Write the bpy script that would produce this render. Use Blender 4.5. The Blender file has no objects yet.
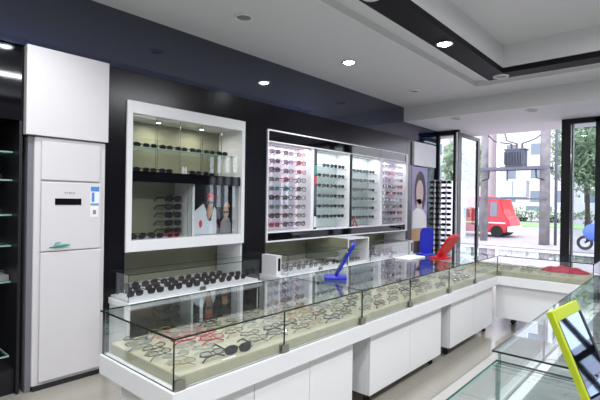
import bpy, bmesh, math, random
from mathutils import Vector, Matrix
random.seed(7)
C = bpy.context.scene
COL = C.collection
PI = math.pi
# ------------------------------------------------------------------ helpers
def nb(): return bmesh.new()
def box(bm, x0, x1, y0, y1, z0, z1, mi=0, M=None):
    vs = [bm.verts.new((x, y, z)) for x in (x0, x1) for y in (y0, y1) for z in (z0, z1)]
    if M is not None:
        for v in vs: v.co = M @ v.co
    for q in ((0,1,3,2),(4,6,7,5),(0,4,5,1),(2,3,7,6),(0,2,6,4),(1,5,7,3)):
        f = bm.faces.new([vs[i] for i in q]); f.material_index = mi
    return bm
def tube(bm, pts, r, n=6, mi=0, closed=False, rad=None, up=Vector((0,0,1))):
    pts = [Vector(p) for p in pts]; rings = []; N = len(pts)
    for i, p in enumerate(pts):
        a = pts[i-1] if (i or closed) else p
        b = pts[(i+1) % N] if (i < N-1 or closed) else p
        d = (b-a).normalized()
        u = d.cross(up)
        if u.length < 1e-4: u = d.cross(Vector((0,1,0)))
        u.normalize(); v = d.cross(u)
        rr = rad[i] if rad else r
        rings.append([bm.verts.new(p + u*rr*math.cos(2*PI*k/n) + v*rr*math.sin(2*PI*k/n)) for k in range(n)])
    for i in range(N if closed else N-1):
        A, B = rings[i], rings[(i+1) % N]
        for k in range(n):
            f = bm.faces.new((A[k], A[(k+1) % n], B[(k+1) % n], B[k])); f.material_index = mi; f.smooth = n > 4
    if not closed:
        bm.faces.new(rings[0][::-1]).material_index = mi; bm.faces.new(rings[-1]).material_index = mi
    return bm
def disc(bm, c, r, h, n=20, mi=0, r2=None):
    """upright short cylinder / cone frustum from c upward"""
    r2 = r if r2 is None else r2
    a = [bm.verts.new((c[0]+r*math.cos(2*PI*k/n), c[1]+r*math.sin(2*PI*k/n), c[2])) for k in range(n)]
    b = [bm.verts.new((c[0]+r2*math.cos(2*PI*k/n), c[1]+r2*math.sin(2*PI*k/n), c[2]+h)) for k in range(n)]
    bm.faces.new(a[::-1]).material_index = mi; bm.faces.new(b).material_index = mi
    for k in range(n):
        bm.faces.new((a[k], a[(k+1) % n], b[(k+1) % n], b[k])).material_index = mi
    return bm
def prism(bm, pts, t, mi=0, M=None):
    """polygon in x,z at y=0 pushed to y=-t"""
    a = [bm.verts.new((p[0], 0, p[1])) for p in pts]; b = [bm.verts.new((p[0], -t, p[1])) for p in pts]
    if M is not None:
        for v in a+b: v.co = M @ v.co
    n = len(pts)
    bm.faces.new(a).material_index = mi; bm.faces.new(b[::-1]).material_index = mi
    for k in range(n): bm.faces.new((a[k], b[k], b[(k+1) % n], a[(k+1) % n])).material_index = mi
    return bm
def obj(name, bm, mats, parent=None, bevel=0, off=True):
    me = bpy.data.meshes.new(name)
    bmesh.ops.recalc_face_normals(bm, faces=bm.faces[:])
    if parent is not None and off:
        p = parent
        o = Vector((0,0,0))
        while p is not None: o += p.location; p = p.parent
        for v in bm.verts: v.co -= o
    bm.to_mesh(me); bm.free()
    for m in (mats if isinstance(mats, (list, tuple)) else [mats]): me.materials.append(m)
    ob = bpy.data.objects.new(name, me); COL.objects.link(ob)
    if parent is not None: ob.parent = parent
    if bevel:
        m = ob.modifiers.new('bevel', 'BEVEL'); m.width = bevel; m.segments = 2; m.limit_method = 'ANGLE'
    return ob
def bx(name, x0, x1, y0, y1, z0, z1, mats, parent=None, bevel=0):
    return obj(name, box(nb(), x0, x1, y0, y1, z0, z1), mats, parent, bevel)
def struct(o): o['kind'] = 'structure'; return o
def thing(name, label, cat, loc=(0,0,0), group=None, rz=0):
    o = bpy.data.objects.new(name, None); COL.objects.link(o)
    o.location = loc; o.rotation_euler = (0, 0, rz); o.empty_display_size = .05
    return tag(o, label, cat, group)
def tag(o, label, cat, group=None):
    o['label'] = label; o['category'] = cat
    if group: o['group'] = group
    return o
def lab(o, l): o['label'] = l; return o
# ------------------------------------------------------------------ materials
def mat(name, col, rough=.5, metal=0, ior=1.45, noise=0, nscale=8, emit=None, es=0, coat=0, spec=.5):
    m = bpy.data.materials.new(name); m.use_nodes = True
    nt = m.node_tree; b = nt.nodes['Principled BSDF']
    b.inputs['Base Color'].default_value = (*col, 1)
    b.inputs['Roughness'].default_value = rough; b.inputs['Metallic'].default_value = metal
    b.inputs['IOR'].default_value = ior; b.inputs['Coat Weight'].default_value = coat
    b.inputs['Specular IOR Level'].default_value = spec
    if emit: b.inputs['Emission Color'].default_value = (*emit, 1); b.inputs['Emission Strength'].default_value = es
    if noise:
        tc = nt.nodes.new('ShaderNodeTexCoord'); n = nt.nodes.new('ShaderNodeTexNoise'); r = nt.nodes.new('ShaderNodeValToRGB')
        n.inputs['Scale'].default_value = nscale; n.inputs['Detail'].default_value = 5
        nt.links.new(tc.outputs['Object'], n.inputs['Vector']); nt.links.new(n.outputs['Fac'], r.inputs['Fac'])
        r.color_ramp.elements[0].position = .3; r.color_ramp.elements[1].position = .7
        r.color_ramp.elements[0].color = (*[c*(1-noise) for c in col], 1); r.color_ramp.elements[1].color = (*[min(1, c*(1+noise)) for c in col], 1)
        nt.links.new(r.outputs['Color'], b.inputs['Base Color'])
    return m
def glassmat(name, tint, f0=.045, gain=1.0, rough=0.0):
    """thin sheet glass: clear transmission plus angle dependent reflection"""
    m = bpy.data.materials.new(name); m.use_nodes = True; nt = m.node_tree; nt.nodes.clear()
    N = nt.nodes.new; L = nt.links.new
    g = N('ShaderNodeNewGeometry'); dp = N('ShaderNodeVectorMath'); dp.operation = 'DOT_PRODUCT'
    L(g.outputs['Normal'], dp.inputs[0]); L(g.outputs['Incoming'], dp.inputs[1])
    ab = N('ShaderNodeMath'); ab.operation = 'ABSOLUTE'; L(dp.outputs['Value'], ab.inputs[0])
    s = N('ShaderNodeMath'); s.operation = 'SUBTRACT'; s.inputs[0].default_value = 1; L(ab.outputs[0], s.inputs[1]); s.use_clamp = True
    p = N('ShaderNodeMath'); p.operation = 'POWER'; L(s.outputs[0], p.inputs[0]); p.inputs[1].default_value = 5
    ma = N('ShaderNodeMath'); ma.operation = 'MULTIPLY_ADD'; L(p.outputs[0], ma.inputs[0]); ma.inputs[1].default_value = .95*gain; ma.inputs[2].default_value = f0; ma.use_clamp = True
    t = N('ShaderNodeBsdfTransparent'); t.inputs['Color'].default_value = (*tint, 1)
    gl = N('ShaderNodeBsdfGlossy'); gl.inputs['Roughness'].default_value = rough; gl.inputs['Color'].default_value = (.95, .97, 1, 1)
    mx = N('ShaderNodeMixShader'); L(ma.outputs[0], mx.inputs['Fac']); L(t.outputs[0], mx.inputs[1]); L(gl.outputs[0], mx.inputs[2])
    o = N('ShaderNodeOutputMaterial'); L(mx.outputs[0], o.inputs['Surface'])
    return m
M = {}
M['white'] = mat('white_laminate', (.80, .80, .81), .28)
M['white2'] = mat('white_satin', (.86, .85, .88), .35)
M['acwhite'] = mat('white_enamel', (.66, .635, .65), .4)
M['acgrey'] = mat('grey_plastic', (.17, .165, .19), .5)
M['ceil'] = mat('ceiling_paint', (.72, .72, .73), .6)
M['wood'] = mat('black_panel', (.004, .0035, .006), .2, noise=.3, nscale=3, spec=.35)
M['fascia'] = mat('blue_black_glass', (.007, .013, .046), .05, ior=2.0)
M['blackglass'] = mat('black_glass', (.003, .003, .005), .05)
M['black'] = mat('black_metal', (.012, .012, .015), .4)
M['dark'] = mat('dark_plastic', (.02, .02, .022), .35)
M['cream'] = mat('cream_lining', (.46, .435, .32), .8, noise=.06, nscale=20)
M['olive'] = mat('olive_lining', (.26, .26, .175), .55, noise=.12, nscale=3)
M['pink'] = mat('pale_pink_panel', (.80, .70, .76), .5)
M['ice'] = mat('pale_green_panel', (.62, .70, .70), .5)
M['acryl'] = glassmat('clear_acrylic', (.93, .95, .97), .08, 1)
M['glass'] = glassmat('sheet_glass', (.975, .988, .982), .05, 1.0)
M['gedge'] = mat('glass_edge', (.012, .03, .028), .2)
M['gedgel'] = mat('pale_glass_edge', (.25, .40, .36), .2)
M['clearwin'] = glassmat('window_glass', (.90, .94, .95), .05, 1.0)
M['steel'] = mat('brushed_steel', (.42, .41, .36), .35, 1)
M['chrome'] = mat('chrome', (.8, .8, .82), .12, 1)
M['mirror'] = mat('mirror', (.85, .88, .9), .02, 1)
M['lamp'] = mat('lamp_lens', (1, 1, 1), .3, emit=(.88, .94, 1), es=60)
M['lampoff'] = mat('unlit_lamp_lens', (.25, .25, .25), .4)
M['blue'] = mat('blue_plastic', (.012, .02, .42), .3)
M['red'] = mat('red_plastic', (.62, .012, .02), .3)
M['lime'] = mat('lime_plastic', (.42, .50, .01), .4)
M['card'] = mat('white_card', (.85, .85, .85), .6)
M['teal'] = mat('teal_print', (.03, .30, .25), .4)
M['stblue'] = mat('blue_print', (.08, .25, .62), .5)
M['stred'] = mat('red_print', (.65, .05, .06), .5)
M['skin'] = mat('printed_skin', (.45, .26, .19), .5)
M['skinl'] = mat('printed_pale_skin', (.72, .50, .50), .5)
M['shirt'] = mat('printed_shirt', (.62, .65, .72), .5)
M['hair'] = mat('printed_hair', (.03, .015, .02), .5)
M['lilac'] = mat('printed_lilac', (.42, .36, .60), .5)
M['ochre'] = mat('printed_ochre', (.50, .28, .12), .5)
M['grey'] = mat('mid_grey', (.25, .25, .26), .5)
M['cloth'] = mat('red_cloth', (.45, .02, .06), .7, noise=.3, nscale=25)
# floor tiles
def tiles(name, c1, c2, size, rough, mortar=(.2,.18,.15)):
    m = mat(name, c1, rough); nt = m.node_tree; b = nt.nodes['Principled BSDF']
    tc = nt.nodes.new('ShaderNodeTexCoord'); br = nt.nodes.new('ShaderNodeTexBrick'); br.offset = 0
    br.inputs['Color1'].default_value = (*c1, 1); br.inputs['Color2'].default_value = (*c2, 1); br.inputs['Mortar'].default_value = (*mortar, 1)
    br.inputs['Scale'].default_value = 1; br.inputs['Brick Width'].default_value = size; br.inputs['Row Height'].default_value = size
    br.inputs['Mortar Size'].default_value = .004; br.inputs['Mortar Smooth'].default_value = .2
    nt.links.new(tc.outputs['Object'], br.inputs['Vector']); nt.links.new(br.outputs['Color'], b.inputs['Base Color'])
    return m
M['floor'] = tiles('polished_floor_tile', (.34, .32, .275), (.33, .31, .268), .8, .14, (.29,.265,.23))
M['border'] = tiles('pale_floor_tile', (.50, .49, .46), (.49, .48, .45), .6, .15, (.44,.43,.40))
M['pave'] = tiles('pavement_tile', (.42, .36, .38), (.38, .33, .35), .4, .7, (.35,.3,.32))
M['road'] = mat('road_asphalt', (.36, .34, .36), .8, noise=.1, nscale=.6)
M['grass'] = mat('grass_verge', (.22, .42, .16), .9, noise=.3, nscale=3)
M['leaf'] = mat('tree_leaf', (.17, .25, .14), .6, noise=.5, nscale=1.2)
M['leaf2'] = mat('pale_tree_leaf', (.30, .40, .24), .6, noise=.5, nscale=1.2)
M['bark'] = mat('bark', (.10, .08, .06), .9, noise=.3)
M['concrete'] = mat('pole_concrete', (.23, .22, .225), .85, noise=.25, nscale=3)
M['tmetal'] = mat('transformer_metal', (.10, .11, .14), .6, noise=.15, nscale=5)
M['bldg'] = mat('pale_render_wall', (.66, .66, .68), .8, noise=.08, nscale=.3)
M['bldg2'] = mat('pink_render_wall', (.60, .52, .52), .8, noise=.08, nscale=.3)
M['bwin'] = mat('building_window', (.20, .25, .30), .2)
M['wallw'] = tiles('white_block_wall', (.75, .72, .74), (.66, .63, .66), .6, .7, (.3,.3,.32))
M['busred'] = mat('red_vehicle_paint', (.60, .012, .03), .3, coat=.5)
M['tyre'] = mat('tyre_rubber', (.02, .02, .02), .8)
M['carw'] = mat('white_vehicle_paint', (.75, .75, .78), .3)
# ------------------------------------------------------------------ camera
cam = bpy.data.cameras.new('camera'); co = bpy.data.objects.new('camera', cam); COL.objects.link(co); C.camera = co
cam.sensor_width = 36; cam.lens = 440/600*36; cam.clip_start = .02; cam.clip_end = 300
A = math.radians(41.6); rl = math.radians(.85)
fw = Vector((math.cos(A), math.sin(A), 0)); rt = Vector((math.sin(A), -math.cos(A), 0)); up = Vector((0,0,1))
r2 = rt*math.cos(rl) + up*math.sin(rl); u2 = up*math.cos(rl) - rt*math.sin(rl)
co.matrix_world = Matrix(((r2.x, u2.x, -fw.x, 0), (r2.y, u2.y, -fw.y, 0), (r2.z, u2.z, -fw.z, 1.45), (0,0,0,1)))
# ------------------------------------------------------------------ room shell
WY = 3.64; ZC = 3.04; XL = -3.2; YF = -3.6; XS = 8.05
struct(bx('floor', XL, 9.1, YF, 4.4, -.08, 0, M['floor']))
b = nb(); box(b, XL, 8.0, YF, 1.405, 0.0004, .002); struct(obj('trim_1', b, M['border'])); struct(bx('trim_9', XL, 8.0, 1.406, 1.418, .0004, .0022, M['grey']))
# ceiling with a raised tray
TX0, TX1, TY0, TY1 = -2.4, 6.12, -1.6, 2.22
b = nb()
box(b, XL, TX0, YF, 4.4, ZC, ZC+.5); box(b, TX1, 6.71, YF, 4.4, ZC, ZC+.5)
box(b, TX0, TX1, TY1, 4.4, ZC, ZC+.5); box(b, TX0, TX1, YF, TY0, ZC, ZC+.5)
# mid step ledge and the inner raised ceiling
SX0, SX1, SY0, SY1 = TX0+.42, 5.66, TY0+.42, 1.74
box(b, TX0, SX0, TY0, TY1, ZC+.07, ZC+.5); box(b, SX1, TX1, TY0, TY1, ZC+.07, ZC+.5)
box(b, SX0, SX1, SY1, TY1, ZC+.07, ZC+.5); box(b, SX0, SX1, TY0, SY0, ZC+.07, ZC+.5)
box(b, SX0, SX1, SY0, SY1, ZC+.34, ZC+.5)
struct(obj('ceiling', b, M['ceil']))
b = nb(); w = .25; z0, z1 = ZC+.005, ZC+.0695
box(b, SX0-.01, SX1+.02, SY1+.0, SY1+w, z0, z1); box(b, SX0-.01, SX1+.02, SY0-w, SY0, z0, z1)
box(b, SX1+.02, SX1+w+.02, SY0-w, SY1+w, z0, z1); box(b, SX0-.01-w, SX0-.01, SY0-w, SY1+w, z0, z1)
struct(obj('trim_2', b, mat('matt_black_strip', (.006,.006,.008), .6, spec=.25), bevel=.003))
b = nb(); box(b, SX1+w+.02, SX1+w+.035, SY0-w-.015, SY1+w+.015, z0-.004, z1); box(b, SX0-.01-w, SX1+w+.02, SY1+w, SY1+w+.015, z0-.004, z1)
struct(obj('trim_3', b, M['white']))
struct(bx('ceiling_lower', 6.71, 9.05, YF, 4.4, 2.80, ZC+.5, M['ceil']))
# back wall: dark pilasters, head panel, recess backs
struct(bx('wall_back', XL, 9.05, 4.22, 4.4, 0, ZC, M['wood']))
b = nb(); box(b, XL, 6.71, WY, WY+.03, 2.545, ZC); struct(obj('trim_4', b, M['fascia']))
b = nb(); box(b, 6.712, XS, WY, WY+.03, 2.545, 2.80); struct(obj('trim_5', b, M['fascia']))
b = nb()
box(b, 1.66, 1.835, WY, 4.22, 0, 2.543); box(b, 3.17, 3.51, WY, 4.22, 0, 2.543); box(b, 6.85, 7.02, WY, 4.22, 0, 2.543)
box(b, 1.835, 3.17, WY+.002, 4.22, 2.293, 2.543); box(b, 3.51, 6.85, WY+.002, 4.22, 2.26, 2.543)
box(b, 7.02, XS, WY+.02, 4.22, 0, 2.543); box(b, 1.06, 1.66, WY+.02, 4.22, 1.9, 2.543)
struct(obj('trim_6', b, M['wood']))
b = nb(); box(b, 1.835, 3.17, 4.06, 4.21, .02, .975); box(b, 3.51, 6.85, 4.06, 4.21, .02, .955); struct(obj('wall_niche', b, M['olive']))
M['farwall'] = mat('dim_shop_wall', (.16,.16,.165), .6)
struct(bx('wall_left', XL-.1, XL, YF, 4.4, 0, ZC+.5, M['farwall']))
struct(bx('wall_front', XL, 8.05, YF-.1, YF, 0, ZC+.5, M['farwall']))
# ------------------------------------------------------------------ shop front
struct(bx('trim_7', XS, XS+.10, 3.30, WY+.6, 2.71, 2.80, M['black']))
b = nb()
box(b, XS, XS+.06, WY-.03, WY+.04, 0, 2.71); box(b, XS, XS+.085, 3.235, 3.33, 0, 2.80)
box(b, XS, XS+.06, 3.33, WY-.03, 0, .08)
struct(obj('window_1', b, M['black']))
o = bx('pane', XS+.02, XS+.03, 3.31, WY-.03, .08, 2.71, M['clearwin'], bpy.data.objects['window_1'])
# open glazed leaf folded out to the street
b = nb(); y0, y1 = 3.235, 3.285
for (a, c, d, e) in ((8.14, 8.22, .03, 2.76), (9.06, 9.16, .03, 2.76)): box(b, a, c, y0, y1, d, e)
box(b, 8.22, 9.06, y0, y1, 2.69, 2.76); box(b, 8.22, 9.06, y0, y1, .03, .14)
d1 = thing('door_1', 'open black-framed glass door leaf at left of the shop entrance', 'door', (8.16, 3.26, .0)); d1['kind'] = 'structure'
obj('frame', b, M['black'], d1, bevel=.004); bx('pane', 8.22, 9.06, 3.256, 3.264, .14, 2.69, M['clearwin'], d1)
b = nb(); box(b, 9.0, 9.03, 3.19, 3.235, 1.0, 1.35); obj('handle', b, M['chrome'], d1, bevel=.005)
b = nb()
box(b, XS, XS+.12, 1.40, 1.56, 0, 2.80); box(b, XS, XS+.08, 1.00, 1.10, 0, 2.80); box(b, XS, XS+.08, -.2, 1.40, 2.72, 2.80); box(b, XS, XS+.08, -.2, 1.40, 0, .10)
box(b, XS, XS+.08, -.3, -.2, 0, 2.72)
struct(bx('wall_right_added', XS, XS+.15, -1.9, -.301, 0, 2.8, M['farwall']))  # unseen solid wall added to keep window reflections off the cabinet glass
bm_ = nb()
for yy in (YF, -3.25, -2.9, -2.55, -2.2, -1.98): box(bm_, XS, XS+.08, yy, yy+.075, 0, 2.8)
for zz in (0, .75, 2.1, 2.7): box(bm_, XS+.001, XS+.079, YF+.075, -1.98, zz, zz+.1)
w3 = struct(obj('streak_window_added', bm_, M['black'])); bx('pane', XS+.03, XS+.04, YF+.08, -1.98, .1, 2.7, M['clearwin'], w3)  # unseen window added so the lime mirror reflects light and dark streaks
w2 = struct(obj('window_2', b, M['black']))
b = nb(); box(b, XS-.03, XS-.001, 3.245, 3.27, 0.0, 2.75); obj('edge_strip', b, M['white'], bpy.data.objects['window_1']); bx('pane', XS+.03, XS+.04, -.2, 1.40, .10, 2.72, M['clearwin'], w2)
b = nb(); box(b, XS-.04, XS-.001, 1.41, 1.425, 0.1, 2.7); obj('mullion', b, M['chrome'], w2)
# ------------------------------------------------------------------ lights in the ceiling
LAMPS = []
def downlight(x, y, z, on, label, r=.075, power=90, square=False):
    t = thing('downlight', label, 'ceiling light', (x, y, z-.012), 'recessed ceiling downlights')
    b = nb(); n = 20
    tube(b, [(x+r*math.cos(2*PI*k/n), y+r*math.sin(2*PI*k/n), z-.006) for k in range(n)], .012, 6, closed=True)
    obj('trim_ring', b, M['chrome'] if on else M['white2'], t)
    b = nb(); disc(b, (x, y, z-(.022 if on else .006)), (r-.035 if on else r-.008), (.021 if on else .005), 20, r2=r-.008); obj('lens', b, M['lamp'] if on else M['lampoff'], t)
    if on:
        l = bpy.data.lights.new('downlight_spot', 'SPOT'); l.energy = power; l.spot_size = math.radians(150); l.spot_blend = .9
        l.shadow_soft_size = .06; l.color = (.93, .96, 1); lo = bpy.data.objects.new('downlight_spot', l); COL.objects.link(lo); lo.location = (0, 0, -.06); lo.parent = t
LIT = 55
downlight(.95, 2.93, ZC, True, 'lit downlight over the tall white air conditioner', power=LIT)
downlight(2.527, 2.93, ZC, False, 'unlit downlight in the ceiling left of the lit one', )
downlight(4.12, 2.94, ZC, True, 'bright lit round downlight in the white ceiling beside the dark fascia', power=LIT)
downlight(5.79, 2.98, ZC, False, 'unlit downlight in the white ceiling near the beam')
downlight(4.25, 1.865, ZC+.005, True, 'bright lit downlight set in the black ceiling strip', power=LIT)
downlight(2.9, 1.865, ZC+.005, False, 'unlit downlight in the black strip at the top edge of the picture')
downlight(5.79, 1.80, ZC+.005, False, 'chrome unlit downlight at the corner of the black ceiling strip', r=.085)
downlight(6.95, 2.83, 2.80, False, 'unlit downlight in the low ceiling near the dark wall')
downlight(7.0, 1.73, 2.80, False, 'unlit downlight in the low ceiling over the street end of the counter')
downlight(-.65, 2.93, ZC, True, 'added lit downlight behind the camera near the dark wall', power=LIT)  # unseen downlight added to light the left part of the shop
downlight(1.4, 1.865, ZC+.005, True, 'lit downlight in the black strip above the near counter corner', power=LIT)
downlight(-.4, 1.865, ZC+.005, True, 'added lit downlight in the black strip behind the camera', power=LIT)  # another out-of-view lamp added to brighten the left side
def area(name, loc, size, power, parent=None, rot=(0,0,0), col=(.95,.97,1)):
    l = bpy.data.lights.new(name, 'AREA'); l.shape = 'RECTANGLE'; l.size, l.size_y = size; l.energy = power; l.color = col
    o = bpy.data.objects.new(name, l); COL.objects.link(o); o.location = loc; o.rotation_euler = rot
    return o
# unseen battens added in the raised tray as fill light for the room
def batten(x, y, ln, lbl, pw):
    t = thing('fill_batten', lbl, 'ceiling light', (x, y, ZC+.34), 'added ceiling fill battens')
    bx('housing', x-ln/2, x+ln/2, y-.05, y+.05, ZC+.30, ZC+.34, M['white'], t)
    b = nb(); tube(b, [(x-ln/2+.03, y, ZC+.283), (x+ln/2-.03, y, ZC+.283)], .016, 8); obj('tube', b, mat('fill_tube_glow', (1,1,1), emit=(.9,.95,1), es=6), t)
    a = area('batten_fill_light', (x, y, ZC+.26), (ln, .1), pw); 
batten(-1.0, .3, 1.4, 'added fill batten in the raised tray behind the camera', 70)
batten(1.6, -.5, 1.4, 'added fill batten in the raised tray over the right-hand case', 70)
batten(4.2, -.5, 1.4, 'added fill batten in the raised tray toward the street', 70)
# ------------------------------------------------------------------ panes
def pane(name, x0, x1, y0, y1, z0, z1, parent, edge='gedge', g='glass'):
    """sheet of glass: the two big faces are glass, the thin edges show their dark green"""
    b = nb(); box(b, x0, x1, y0, y1, z0, z1)
    d = [x1-x0, y1-y0, z1-z0]; ax = d.index(min(d))
    b.normal_update()
    bmesh.ops.recalc_face_normals(b, faces=b.faces[:])
    for f in b.faces: f.material_index = 0 if abs(f.normal[ax]) > .5 else 1
    return obj(name, b, [M[g], M[edge]], parent)
# ------------------------------------------------------------------ eyewear prototypes
def rimloop(cx, w, h, k, n=16, flat=.0):
    pts = []
    for i in range(n):
        a = 2*PI*i/n; c, s = math.cos(a), math.sin(a)
        x = math.copysign(abs(c)**(2/k), c)*w/2; z = math.copysign(abs(s)**(2/k), s)*h/2
        if s > 0: z *= 1-flat
        pts.append((cx+x, .0 + .06*(cx+x)**2*10*.5, z+h/2))
    return pts
def eyewear_bms(w=.052, h=.034, k=2.6, gap=.018, rim=.0018, half=False, temple='straight'):
    fr, ln, tp = nb(), [], []
    for s in (-1, 1):
        p = rimloop(s*(w+gap)/2, w, h, k)
        tube(fr, p, rim, 5, closed=True, up=Vector((0,1,0)))
        l = nb(); vs = [l.verts.new((q[0], q[1]-.0005, q[2])) for q in p]; l.faces.new(vs)
        l2 = [l.verts.new((q[0], q[1]+.0007, q[2])) for q in p]; l.faces.new(l2[::-1])
        for i in range(len(p)): l.faces.new((vs[i], l2[i], l2[(i+1) % len(p)], vs[(i+1) % len(p)]))
        ln.append(l)
        xe = s*(w+gap/2); y0 = .03*xe*xe*10
        t = nb(); tube(t, [(xe, y0, h*.72), (xe+s*.005, y0+.004, h*.74), (xe+s*.006, y0+.095, h*.7), (xe+s*.004, y0+.135, h*.05+.001)], rim*1.1, 5, rad=[rim*1.2, rim*1.2, rim*1.1, rim*1.5])
        tp.append(t)
    tube(fr, [(-gap/2, 0, h*.62), (0, -.002, h*.72), (gap/2, 0, h*.62)], rim, 5)
    for q in [fr]+ln+tp:
        for v in q.verts: v.co.z += rim*1.2+.0006
    return fr, ln, tp
LM = {'clear': glassmat('clear_lens', (.93, .94, .95), .045, .8), 'smoke': mat('smoke_lens', (.015, .015, .018), .08), 'brown': mat('brown_lens', (.05, .03, .02), .08),
      'demo': glassmat('tinted_lens', (.65, .62, .6), .1, 1)}
FM = {'black': mat('black_frame', (.012, .012, .014), .25), 'silver': mat('silver_frame', (.42, .43, .46), .3, .8), 'gunmetal': mat('gunmetal_frame', (.09, .09, .10), .3, .7),
      'gold': mat('gold_frame', (.42, .30, .14), .3, .8), 'brown': mat('brown_frame', (.10, .04, .025), .3), 'pink': mat('pink_frame', (.65, .20, .30), .35),
      'red': mat('red_frame', (.48, .03, .06), .3), 'purple': mat('purple_frame', (.16, .05, .20), .3), 'teal': mat('teal_frame', (.03, .22, .22), .3)}
SH = {'slim': dict(w=.052, h=.028, k=2.6, rim=.0016), 'oval': dict(w=.050, h=.033, k=2.1, rim=.0015), 'square': dict(w=.053, h=.036, k=3.6, rim=.0026),
      'chunky': dict(w=.055, h=.040, k=3.0, rim=.0036), 'aviator': dict(w=.060, h=.048, k=2.3, rim=.0018), 'wrap': dict(w=.064, h=.040, k=2.5, rim=.0034, gap=.012)}
PART, MONO = {}, {}
def parts_meshes(shape, fc, lc):
    key = (shape, fc, lc)
    if key not in PART:
        fr, ln, tp = eyewear_bms(**SH[shape]); L = []
        for nm, bm, m in [('front_frame', fr, FM[fc])] + [('lens', l, LM[lc]) for l in ln] + [('temple', t, FM[fc]) for t in tp]:
            me = bpy.data.meshes.new(nm); bmesh.ops.recalc_face_normals(bm, faces=bm.faces[:]); bm.to_mesh(me); bm.free(); me.materials.append(m); L.append((nm, me))
        PART[key] = L
    return PART[key]
def mono_mesh(shape, fc, lc):
    key = (shape, fc, lc)
    if key not in MONO:
        fr, ln, tp = eyewear_bms(**SH[shape]); J = nb()
        for bm, mi in [(fr, 0)] + [(l, 1) for l in ln] + [(t, 0) for t in tp]:
            for f in bm.faces: f.material_index = mi
            me = bpy.data.meshes.new('tmp'); bm.to_mesh(me); bm.free(); J.from_mesh(me); bpy.data.meshes.remove(me)
        bmesh.ops.recalc_face_normals(J, faces=J.faces[:])
        me = bpy.data.meshes.new('eyeglasses'); J.to_mesh(me); J.free(); me.materials.append(FM[fc]); me.materials.append(LM[lc]); MONO[key] = me
    return MONO[key]
def folded_mesh(shape, fc, lc):
    key = ('folded', shape, fc, lc)
    if key not in PART:
        fr, ln, tp = eyewear_bms(**SH[shape]); kk = SH[shape]; xe = kk['w']+kk.get('gap', .018)/2
        L = [('front_frame', fr, FM[fc])] + [('lens', l, LM[lc]) for l in ln]
        for t in tp: t.free()
        for s in (-1, 1):
            t = nb(); r = kk['rim']*1.15; q = .010 if s < 0 else .016; y0 = .3*xe*xe
            tube(t, [(s*xe, y0, kk['h']*.72), (s*(xe+.003), y0+.006, kk['h']*.72), (s*(xe-.004), y0+q, kk['h']*.70), (-s*xe*.45, q+.008, kk['h']*.66), (-s*xe*.95, q+.008, kk['h']*.05)], r, 5, rad=[r, r, r, r, r*1.5])
            L.append(('temple', t, FM[fc]))
        out = []
        for nm, bm, m in L:
            me = bpy.data.meshes.new(nm); bmesh.ops.recalc_face_normals(bm, faces=bm.faces[:]); bm.to_mesh(me); bm.free(); me.materials.append(m); out.append((nm, me))
        PART[key] = out
    return PART[key]
COUNT = [0]
def eyewear(shape, fc, lc, loc, rz, label, group, full=False, scale=1.0, tilt=0, sun=False, folded=False):
    kind = 'sunglasses' if sun else 'eyeglasses'; COUNT[0] += 1
    if full:
        o = bpy.data.objects.new(kind, None); o.empty_display_size = .02
        for nm, me in (folded_mesh if folded else parts_meshes)(shape, fc, lc):
            c = bpy.data.objects.new(nm, me); COL.objects.link(c); c.parent = o
    else:
        o = bpy.data.objects.new(kind, mono_mesh(shape, fc, lc))
    COL.objects.link(o); o.location = loc; o.rotation_euler = (tilt, 0, rz); o.scale = (scale,)*3
    return tag(o, label, kind, group)
ORD = ['first','second','third','fourth','fifth','sixth','seventh','eighth','ninth','tenth','eleventh','twelfth','thirteenth','fourteenth','fifteenth','sixteenth','seventeenth','eighteenth','nineteenth','twentieth']
FADJ = {'black':'black-rimmed','silver':'silver wire-rimmed','gunmetal':'dark metal-rimmed','gold':'gold wire-rimmed','brown':'brown-rimmed','pink':'pink-rimmed','red':'red-rimmed','purple':'purple-rimmed','teal':'teal-rimmed'}
# ------------------------------------------------------------------ main counter
CY0, CY1, CX0, CX1 = 1.61, 2.30, 1.03, 5.20
ZB, ZS, ZT = .53, .63, .86
XO, YE = 5.88, .70     # outer side and street-side end of the cross run
def cabinet(x0, x1, y0, y1, z0, z1, doors, face, label, casters=True, group='white floor cabinets under the L-shaped glass counter'):
    t = thing('base_cabinet', label, 'cabinet', ((x0+x1)/2, (y0+y1)/2, 0), group)
    f = .02
    if face == '-y': bx('body', x0, x1, y0+f, y1, z0, z1, M['white'], t, .003)
    else: bx('body', x0+f, x1, y0, y1, z0, z1, M['white'], t, .003)
    for i in range(doors):
        if face == '-y':
            a = x0+(x1-x0)*i/doors; c = x0+(x1-x0)*(i+1)/doors
            bx('door', a+.002, c-.002, y0, y0+f-.001, z0+.002, z1-.002, M['white'], t, .002)
        else:
            a = y0+(y1-y0)*i/doors; c = y0+(y1-y0)*(i+1)/doors
            bx('door', x0, x0+f-.001, a+.002, c-.002, z0+.002, z1-.002, M['white'], t, .002)
    if casters:
        for cx in (x0+(.07 if face == '-y' else .42), x1-.07):
            for cy in (y0+.07, y1-.07):
                b = nb(); box(b, cx-.02, cx+.02, cy-.02, cy+.02, z0-.012, z0)
                box(b, cx-.018, cx-.012, cy-.01, cy+.012, .015, z0-.012); box(b, cx+.012, cx+.018, cy-.01, cy+.012, .015, z0-.012)
                c = obj('caster', b, M['dark'], t)
                r = .022
                b = nb(); tube(b, [(cx-.011, cy, r), (cx+.011, cy, r)], r, 14, up=Vector((0,1,0))); obj('wheel', b, M['tyre'], c)
    else:
        bx('plinth', x0+.03, x1-.03, y0+.05, y1-.03, 0, z0, M['dark'], t)
cabinet(1.10, 2.42, 1.66, 2.20, .085, ZB-.0015, 3, '-y', 'white cabinet under the counter nearest the glass corner')
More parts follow.
